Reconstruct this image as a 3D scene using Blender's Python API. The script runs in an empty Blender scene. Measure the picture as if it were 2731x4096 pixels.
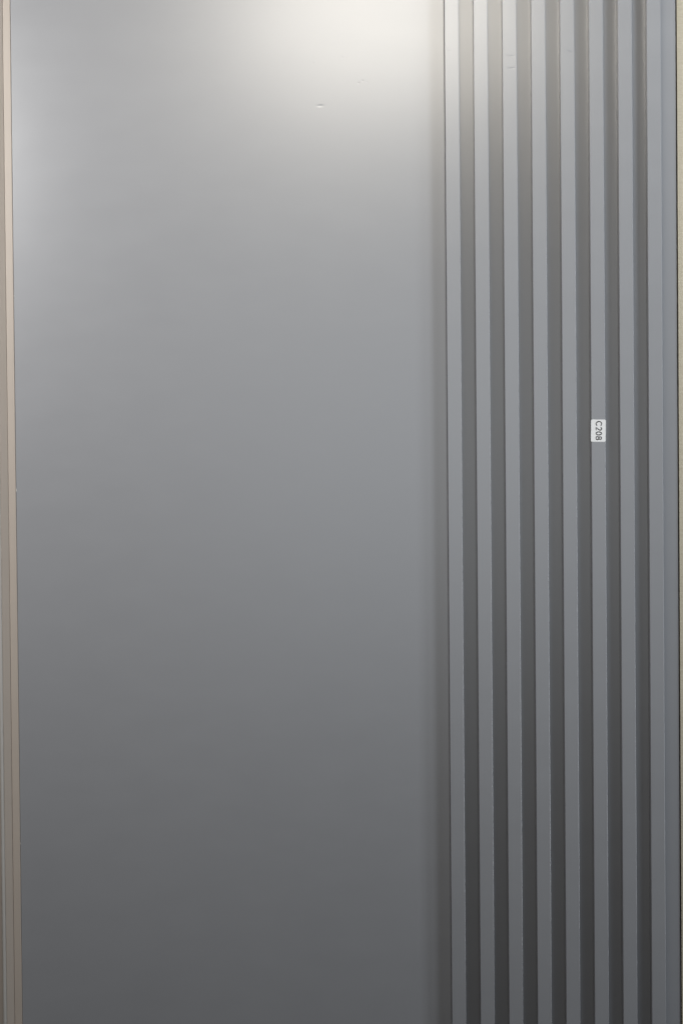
import bpy, bmesh, math, random
from mathutils import Vector, Matrix

# ------------------------------------------------------------------ camera, light, exposure
scn = bpy.context.scene
col = scn.collection
Z0 = 1.40            # height of the camera above the floor, metres
DIST = 2.0           # camera to panel face
MM = 0.001

cam_d = bpy.data.cameras.new('camera')
cam = bpy.data.objects.new('camera', cam_d)
col.objects.link(cam)
cam_d.sensor_fit = 'HORIZONTAL'
cam_d.sensor_width = 36.0
cam_d.lens = 36.0 * 5.76e3 * DIST / 2731.0
cam_d.clip_start = 0.05
cam_d.clip_end = 100.0
pitch, roll = -0.03, -0.00875
F = Vector((0, math.cos(pitch), math.sin(pitch)))
R = Vector((1, 0, 0))
U = R.cross(F)
R2 = math.cos(roll) * R + math.sin(roll) * U
U2 = -math.sin(roll) * R + math.cos(roll) * U
m3 = Matrix((R2, U2, -F)).transposed()
cam.matrix_world = Matrix.Translation((0, -DIST, Z0)) @ m3.to_4x4()
scn.camera = cam
scn.render.filter_size = 1.1

world = bpy.data.worlds.new('World')
scn.world = world
world.use_nodes = True
bg = world.node_tree.nodes['Background']
bg.inputs['Color'].default_value = (0.93, 0.97, 1.0, 1)
bg.inputs['Strength'].default_value = 0.004


def area(name, loc, target, power, color, sx, sy=None, shape='RECTANGLE', spread=180):
    d = bpy.data.lights.new(name, 'AREA')
    d.energy = power
    d.color = color
    d.shape = shape
    d.size = sx
    d.size_y = sy if sy else sx
    d.spread = math.radians(spread)
    o = bpy.data.objects.new(name, d)
    col.objects.link(o)
    loc = Vector(loc) + Vector((0, 0, Z0))
    target = Vector(target) + Vector((0, 0, Z0))
    o.location = loc
    o.rotation_euler = (target - loc).to_track_quat('-Z', 'Y').to_euler()
    return o


WARM = (1.0, 0.945, 0.85)
SOFT = (1.0, 0.99, 0.975)
COOL = (0.88, 0.942, 1.0)
# warm downlights over the joint of the two panels (their soft reflection is the bright patch at the top)
area('ceiling_downlight', (0.015, -1.00, 0.44), (0.05, 0, 0.1), 1.34, WARM, 0.42, 0.38, 'ELLIPSE')
area('ceiling_downlight_near', (0.035, -0.50, 0.36), (0.05, 0, 0.1), 0.80, WARM, 0.25, 0.15, 'ELLIPSE')
# lamp to the right of the panels, then two added fill lights
area('lamp_right_upper', (0.50, -0.50, 0.42), (0.1, 0, 0), 2.2, COOL, 0.15, shape='DISK')
area('tall_fill_right', (0.80, -0.48, -0.06), (0.1, 0, -0.06), 2.0, COOL, 0.15, 0.9)  # unseen tall fill light, added to brighten the right edges of the ribs
area('fill_right_front', (0.70, -0.90, 0.30), (0.1, 0, 0), 0.9, COOL, 0.20, shape='DISK')  # unseen fill light, added for the fade across the grooves
# lamp to the left, reflected along the left edge of the flat panel
area('lamp_left', (-0.45, -0.45, 0.25), (-0.38, 0, 0.13), 2.4, SOFT, 0.20, shape='DISK', spread=160)
# daylight of the room behind the camera
area('room_daylight', (0.12, -3.0, 0.0), (0, 0, 0), 2.7, COOL, 0.6)

scn.view_settings.view_transform = 'Standard'
scn.view_settings.look = 'None'
scn.view_settings.exposure = 0.0
scn.view_settings.gamma = 1.0
scn.view_settings.use_curve_mapping = False


# ------------------------------------------------------------------ helpers
def tag(o, label=None, cat=None, group=None, kind=None):
    if label: o['label'] = label
    if cat: o['category'] = cat; o['kind'] = 'thing'
    if group: o['group'] = group
    if kind: o['kind'] = kind
    return o


def link_mesh(name, bm, mat, parent=None, smooth=False):
    me = bpy.data.meshes.new(name)
    bmesh.ops.recalc_face_normals(bm, faces=bm.faces)
    bm.to_mesh(me)
    bm.free()
    me.materials.append(mat)
    if smooth:
        for p in me.polygons:
            p.use_smooth = True
    o = bpy.data.objects.new(name, me)
    col.objects.link(o)
    if parent:
        o.parent = parent
    return o


def empty(name, loc):
    o = bpy.data.objects.new(name, None)
    o.empty_display_size = 0.05
    o.location = loc
    col.objects.link(o)
    return o


def extrude_profile(pts, z0, z1, cuts=1):
    """closed profile of (x, y) points in mm, drawn up from z0 to z1 (metres)"""
    bm = bmesh.new()
    rings = []
    for k in range(cuts + 1):
        z = z0 + (z1 - z0) * k / cuts
        rings.append([bm.verts.new((x * MM, y * MM, z)) for x, y in pts])
    n = len(pts)
    for a, b in zip(rings[:-1], rings[1:]):
        for i in range(n):
            j = (i + 1) % n
            bm.faces.new((a[i], a[j], b[j], b[i]))
    bm.faces.new(rings[0][::-1])
    bm.faces.new(rings[-1])
    return bm


def rounded_front(x0, x1, yb, yf, r, seg=3):
    """profile of a strip standing from yb (back) to yf (front, smaller y), its two front edges rounded"""
    pts = [(x0, yb)]
    for k in range(seg + 1):
        a = math.pi / 2 * k / seg
        pts.append((x0 + r - r * math.cos(a), yf + r - r * math.sin(a)))
    for k in range(seg + 1):
        a = math.pi / 2 * k / seg
        pts.append((x1 - r + r * math.sin(a), yf + r - r * math.cos(a)))
    pts.append((x1, yb))
    return pts


# ------------------------------------------------------------------ materials
class NT:
    def __init__(self, name):
        self.m = bpy.data.materials.new(name)
        self.m.use_nodes = True
        self.t = self.m.node_tree
        self.b = self.t.nodes['Principled BSDF']

    def n(self, kind, **kw):
        nd = self.t.nodes.new(kind)
        for k, v in kw.items():
            setattr(nd, k, v)
        return nd

    def l(self, a, b):
        self.t.links.new(a, b)

    def math(self, op, a, b=None, c=None):
        nd = self.n('ShaderNodeMath', operation=op)
        for i, v in enumerate((a, b, c)):
            if v is None:
                continue
            if isinstance(v, (int, float)):
                nd.inputs[i].default_value = v
            else:
                self.l(v, nd.inputs[i])
        return nd.outputs[0]


def noise(nt, vec, scale, detail=2.0, rough=0.5):
    nd = nt.n('ShaderNodeTexNoise')
    nd.inputs['Scale'].default_value = scale
    nd.inputs['Detail'].default_value = detail
    nd.inputs['Roughness'].default_value = rough
    nt.l(vec, nd.inputs['Vector'])
    return nd.outputs['Fac']


GREY = (0.250, 0.2525, 0.266)
ROUGH = 0.285
SPEC = 1.0


def film_material(name, dents):
    """matt grey decor film; dents = list of (x, z, half width, half height, depth) in mm, camera-height origin"""
    nt = NT(name)
    tc = nt.n('ShaderNodeTexCoord')
    geo = nt.n('ShaderNodeNewGeometry')
    pos = geo.outputs['Position']
    mp = nt.n('ShaderNodeMapping')
    mp.inputs['Scale'].default_value = (1.0, 1.0, 2.2)
    nt.l(pos, mp.inputs['Vector'])
    streak = noise(nt, mp.outputs[0], 26.0, 3.0)
    fine = noise(nt, pos, 900.0, 2.0)
    ramp = nt.n('ShaderNodeMapRange')
    nt.l(streak, ramp.inputs[0])
    ramp.inputs[1].default_value, ramp.inputs[2].default_value = 0.3, 0.7
    ramp.inputs[3].default_value, ramp.inputs[4].default_value = 0.985, 1.015
    mix = nt.n('ShaderNodeVectorMath', operation='SCALE')
    mix.inputs[0].default_value = GREY
    nt.l(ramp.outputs[0], mix.inputs['Scale'])
    nt.l(mix.outputs[0], nt.b.inputs['Base Color'])
    rr = nt.n('ShaderNodeMapRange')
    nt.l(streak, rr.inputs[0])
    rr.inputs[1].default_value, rr.inputs[2].default_value = 0.3, 0.7
    rr.inputs[3].default_value, rr.inputs[4].default_value = ROUGH - 0.006, ROUGH + 0.006
    nt.l(rr.outputs[0], nt.b.inputs['Roughness'])
    nt.b.inputs['Specular IOR Level'].default_value = SPEC
    nt.b.inputs['IOR'].default_value = 1.55
    # relief in millimetres: film grain, a barely visible waviness and the dents
    wav = noise(nt, pos, 14.0, 1.0)
    h = nt.math('MULTIPLY', fine, 0.010)
    h = nt.math('ADD', h, nt.math('MULTIPLY', wav, 0.08))
    if dents:
        sep = nt.n('ShaderNodeSeparateXYZ')
        nt.l(pos, sep.inputs[0])
        for (x, z, a, b, d, slope) in dents:
            dx = nt.math('SUBTRACT', nt.math('MULTIPLY', sep.outputs[0], 1000.0), x)
            dz = nt.math('SUBTRACT', nt.math('MULTIPLY', sep.outputs[2], 1000.0), z + Z0 * 1000)
            dz = nt.math('SUBTRACT', dz, nt.math('MULTIPLY', dx, slope))
            ex = nt.math('DIVIDE', dx, a)
            ez = nt.math('DIVIDE', dz, b)
            q = nt.math('ADD', nt.math('MULTIPLY', ex, ex), nt.math('MULTIPLY', ez, ez))
            g = nt.math('EXPONENT', nt.math('MULTIPLY', q, -1.0))
            h = nt.math('SUBTRACT', h, nt.math('MULTIPLY', g, d))
    bump = nt.n('ShaderNodeBump')
    bump.inputs['Strength'].default_value = 1.0
    bump.inputs['Distance'].default_value = 0.001
    nt.l(h, bump.inputs['Height'])
    nt.l(bump.outputs[0], nt.b.inputs['Normal'])
    return nt.m


def plain_material(name, color, rough, grain=0.02, scale=60.0, bump=0.0, bump_scale=900.0):
    nt = NT(name)
    geo = nt.n('ShaderNodeNewGeometry')
    f = noise(nt, geo.outputs['Position'], scale, 4.0)
    r = nt.n('ShaderNodeMapRange')
    nt.l(f, r.inputs[0])
    r.inputs[1].default_value, r.inputs[2].default_value = 0.25, 0.75
    r.inputs[3].default_value, r.inputs[4].default_value = 1 - grain, 1 + grain
    mix = nt.n('ShaderNodeVectorMath', operation='SCALE')
    mix.inputs[0].default_value = color
    nt.l(r.outputs[0], mix.inputs['Scale'])
    nt.l(mix.outputs[0], nt.b.inputs['Base Color'])
    nt.b.inputs['Roughness'].default_value = rough
    if bump:
        b = nt.n('ShaderNodeBump')
        b.inputs['Distance'].default_value = 0.001
        b.inputs['Strength'].default_value = 1.0
        nt.l(nt.math('MULTIPLY', noise(nt, geo.outputs['Position'], bump_scale, 2.0), bump), b.inputs['Height'])
        nt.l(b.outputs[0], nt.b.inputs['Normal'])
    return nt.m


def wallpaper_material():
    """beige paper with a fine slanting woven relief"""
    nt = NT('beige_wallpaper')
    geo = nt.n('ShaderNodeNewGeometry')
    mp = nt.n('ShaderNodeMapping')
    mp.inputs['Rotation'].default_value = (0, math.radians(-32), 0)
    mp.inputs['Scale'].default_value = (1.0, 1.0, 5.0)
    nt.l(geo.outputs['Position'], mp.inputs['Vector'])
    f = noise(nt, mp.outputs[0], 260.0, 3.0, 0.6)
    cr = nt.n('ShaderNodeValToRGB')
    cr.color_ramp.elements[0].position = 0.3
    cr.color_ramp.elements[0].color = (0.45, 0.40, 0.30, 1)
    cr.color_ramp.elements[1].position = 0.7
    cr.color_ramp.elements[1].color = (0.52, 0.47, 0.37, 1)
    nt.l(f, cr.inputs[0])
    nt.l(cr.outputs[0], nt.b.inputs['Base Color'])
    nt.b.inputs['Roughness'].default_value = 0.7
    b = nt.n('ShaderNodeBump')
    b.inputs['Distance'].default_value = 0.001
    nt.l(nt.math('MULTIPLY', f, 0.25), b.inputs['Height'])
    nt.l(b.outputs[0], nt.b.inputs['Normal'])
    return nt.m


FLAT_DENTS = [  # x, z, half width, half height (mm), depth (mm), slope
    (-12.3, 221.6, 1.9, 0.75, 0.08, 0.05),
    (3.2, 254.9, 0.5, 0.6, 0.06, 0), (5.6, 254.6, 0.9, 0.4, 0.02, 0),
    (-16.7, 251.1, 0.5, 0.6, 0.06, 0),
    (14.4, 237.0, 0.7, 0.6, 0.07, 0), (17.1, 238.6, 0.7, 0.6, 0.07, 0), (20.2, 237.6, 0.7, 0.5, 0.03, 0),
]
RIB_DENTS = [
    (119.3, 253.2, 2.6, 0.5, 0.06, -0.18), (119.8, 244.8, 2.2, 0.5, 0.065, 0.05),
    (133.9, 252.3, 1.0, 0.4, 0.05, -0.25), (160.3, 256.2, 2.2, 0.5, 0.09, -0.28),
    (76.8, 257.0, 2.0, 0.5, 0.03, -0.1), (216.8, 250.9, 3.6, 0.5, 0.03, 0.0), (175.0, 253.4, 2.2, 0.5, 0.03, -0.1),
]
M_FLAT = film_material('grey_film_flat_board', FLAT_DENTS)
M_RIB = film_material('grey_film_fluted_board', RIB_DENTS)
M_WALL = plain_material('bare_wall', (0.32, 0.30, 0.27), 0.8, 0.04, 40)
M_PAPER = wallpaper_material()
M_TRIM = plain_material('beige_trim_lacquer', (0.375, 0.325, 0.282), 0.45, 0.02, 50)
M_BEAD = plain_material('grey_white_bead', (0.40, 0.385, 0.365), 0.4, 0.02, 50)
M_STICKER = plain_material('white_sticker_paper', (0.76, 0.76, 0.76), 0.5, 0.015, 300)
M_INK = plain_material('black_ink', (0.012, 0.012, 0.013), 0.5, 0.02, 300)

ZB, ZT = 0.0, 2.40

# ------------------------------------------------------------------ the wall behind
w = link_mesh('wall', extrude_profile([(-600, 9.5), (600, 9.5), (600, 60), (-600, 60)], ZB, ZT + 0.1), M_WALL)
tag(w, kind='structure')
wp = link_mesh('wallpapered_wall', extrude_profile([(234.5, -1.5), (600, -1.5), (600, 9.4), (234.5, 9.4)], ZB, ZT + 0.1), M_PAPER)
tag(wp, kind='structure')

# ------------------------------------------------------------------ flat board
flat = link_mesh('flat_panel', extrude_profile(rounded_front(-225.7, 73.72, 9.0, 0.0, 0.15), ZB, ZT), M_FLAT)
tag(flat, 'wide smooth flat grey wall panel between the beige trim and the ribbed panel', 'wall panel')

# torn slivers of the film along the left edge of the board
M_CORE = plain_material('pale_board_core', (0.55, 0.53, 0.50), 0.8, 0.05, 400)
for cz, cl in ((-42.8, 2.6), (-289.5, 1.6), (92.0, 1.0)):
    bm = bmesh.new()
    vs = [bm.verts.new((x * MM, y * MM, Z0 + (cz + z) * MM)) for x, y, z in
          ((-225.8, 0.1, -cl / 2), (-225.8, -0.25, cl * 0.1), (-225.75, 0.1, cl / 2), (-225.2, 0.02, -cl * 0.35), (-225.35, -0.12, cl * 0.05), (-225.5, 0.02, cl * 0.3))]
    for f in ((0, 3, 4, 1), (1, 4, 5, 2)):
        bm.faces.new([vs[i] for i in f])
    link_mesh('edge_chip', bm, M_CORE, flat)

# ------------------------------------------------------------------ fluted board
flu = empty('fluted_panel', (0, 0, ZB))
tag(flu, 'narrow grey wall panel with eight upright raised ribs, beside the smooth panel', 'wall panel')
link_mesh('backing_board', extrude_profile(rounded_front(73.9, 233.7, 9.0, 0.0, 0.2), 0, ZT), M_RIB, flu)
rib_me = None
RX0, PITCH, RW, RD = 73.88, 19.82, 9.5, 12.0
for i in range(8):
    x0 = RX0 + PITCH * i
    if rib_me is None:
        o = link_mesh('rib', extrude_profile([(0, 0.4), (0, -RD + 0.05), (0.05, -RD), (RW - 0.30, -RD), (RW, -RD + 0.15), (RW, 0.4)], 0, ZT - 0.001), M_RIB, flu)
        rib_me = o.data
    else:
        o = bpy.data.objects.new('rib', rib_me)
        col.objects.link(o)
        o.parent = flu
    o.location = (x0 * MM, 0, 0.0005)

# ------------------------------------------------------------------ beige trim on the left
tr = empty('edge_profile', (-0.2262, 0, ZB))
tag(tr, 'thin beige stepped trim moulding running along the edge of the flat grey panel', 'trim')
OX = 226.2


def prof(pts):
    return [(x + OX, y) for x, y in pts]


link_mesh('face_strip', extrude_profile(prof(rounded_front(-231.1, -225.85, 9.0, -0.8, 0.5)), 0, ZT), M_TRIM, tr)
link_mesh('bevel_strip', extrude_profile(prof([(-231.2, 9.0), (-236.1, 9.0), (-236.1, -5.2), (-235.7, -5.4), (-231.3, -0.9), (-231.2, -0.6)]), 0, ZT), M_TRIM, tr)
link_mesh('bead', extrude_profile(prof(rounded_front(-238.5, -236.15, 9.0, -6.2, 0.8)), 0, ZT), M_BEAD, tr)
link_mesh('outer_strip', extrude_profile(prof([(-262, -4.0), (-238.6, -4.0), (-238.6, 9.0), (-262, 9.0)]), 0, ZT), M_TRIM, tr)

# ------------------------------------------------------------------ sticker
SW, SH, SR = 10.2, 15.4, 1.0      # mm
st = empty('sticker', (177.65 * MM, -RD * MM, Z0 - 5.0 * MM))
st.rotation_euler = (0, math.radians(0.9), 0)
tag(st, 'small white sticker printed C208 stuck on the sixth rib of the fluted panel', 'sticker')


def round_rect(w_, h_, r, seg=5):
    pts = []
    for cx, cz, a0 in ((w_ / 2 - r, h_ / 2 - r, 0), (-w_ / 2 + r, h_ / 2 - r, 90), (-w_ / 2 + r, -h_ / 2 + r, 180), (w_ / 2 - r, -h_ / 2 + r, 270)):
        for k in range(seg + 1):
            a = math.radians(a0 + 90 * k / seg)
            pts.append((cx + r * math.cos(a), cz + r * math.sin(a)))
    return pts


bm = bmesh.new()
rr_ = round_rect(SW, SH, SR)
fr = [bm.verts.new((x * MM, -0.12 * MM, z * MM)) for x, z in rr_]
bk = [bm.verts.new((x * MM, -0.01 * MM, z * MM)) for x, z in rr_]
bm.faces.new(fr)
bm.faces.new(bk[::-1])
for i in range(len(fr)):
    j = (i + 1) % len(fr)
    bm.faces.new((fr[i], bk[i], bk[j], fr[j]))
link_mesh('paper', bm, M_STICKER, st)


# lettering: strokes in text space (u along the line, v up, cap height 1)
def arc(cx, cy, rx, ry, a0, a1, n=28):
    return [(cx + rx * math.cos(math.radians(a0 + (a1 - a0) * k / n)), cy + ry * math.sin(math.radians(a0 + (a1 - a0) * k / n))) for k in range(n + 1)]


GLYPHS = [
    ('C', 0.00, [(arc(0.40, 0.5, 0.35, 0.45, 38, 322), False)]),
    ('2', 0.86, [(arc(0.27, 0.70, 0.22, 0.245, 165, -15, 14) + [(0.40, 0.48), (0.22, 0.28), (0.04, 0.055)] + [(0.52, 0.055)], False)]),
    ('0', 1.56, [(arc(0.28, 0.5, 0.225, 0.445, 0, 360)[:-1], True)]),
    ('8', 2.26, [(arc(0.28, 0.735, 0.195, 0.215, 0, 360)[:-1], True), (arc(0.28, 0.275, 0.235, 0.23, 0, 360)[:-1], True)]),
]
CAP, STROKE, Y_INK = 4.25, 0.155, -0.125
T_LEN = 2.85


def stroke_mesh(bm, pts, closed, hw, u0, y):
    n = len(pts)
    vs = []
    for i, (u, v) in enumerate(pts):
        a = pts[i - 1] if (i > 0 or closed) else pts[i]
        b = pts[(i + 1) % n] if (i < n - 1 or closed) else pts[i]
        du, dv = b[0] - a[0], b[1] - a[1]
        L = math.hypot(du, dv) or 1
        nu, nv = -dv / L, du / L
        row = []
        for s in (1, -1):
            uu, vv = u + u0 + s * nu * hw, v + s * nv * hw
            # text runs downwards, its top points to +x
            x = (vv - 0.5) * CAP + 0.30
            z = (T_LEN / 2 - uu) * CAP * 1.08
            row.append(bm.verts.new((x * MM, y * MM, z * MM)))
        vs.append(row)
    rng = range(n) if closed else range(n - 1)
    for i in rng:
        j = (i + 1) % n
        bm.faces.new((vs[i][0], vs[i][1], vs[j][1], vs[j][0]))


for k, (ch, u0, strokes) in enumerate(GLYPHS):
    bm = bmesh.new()
    for q, (pts, closed) in enumerate(strokes):
        stroke_mesh(bm, pts, closed, STROKE / 2, u0, Y_INK - 0.004 * q)
    link_mesh('printed_character', bm, M_INK, st)
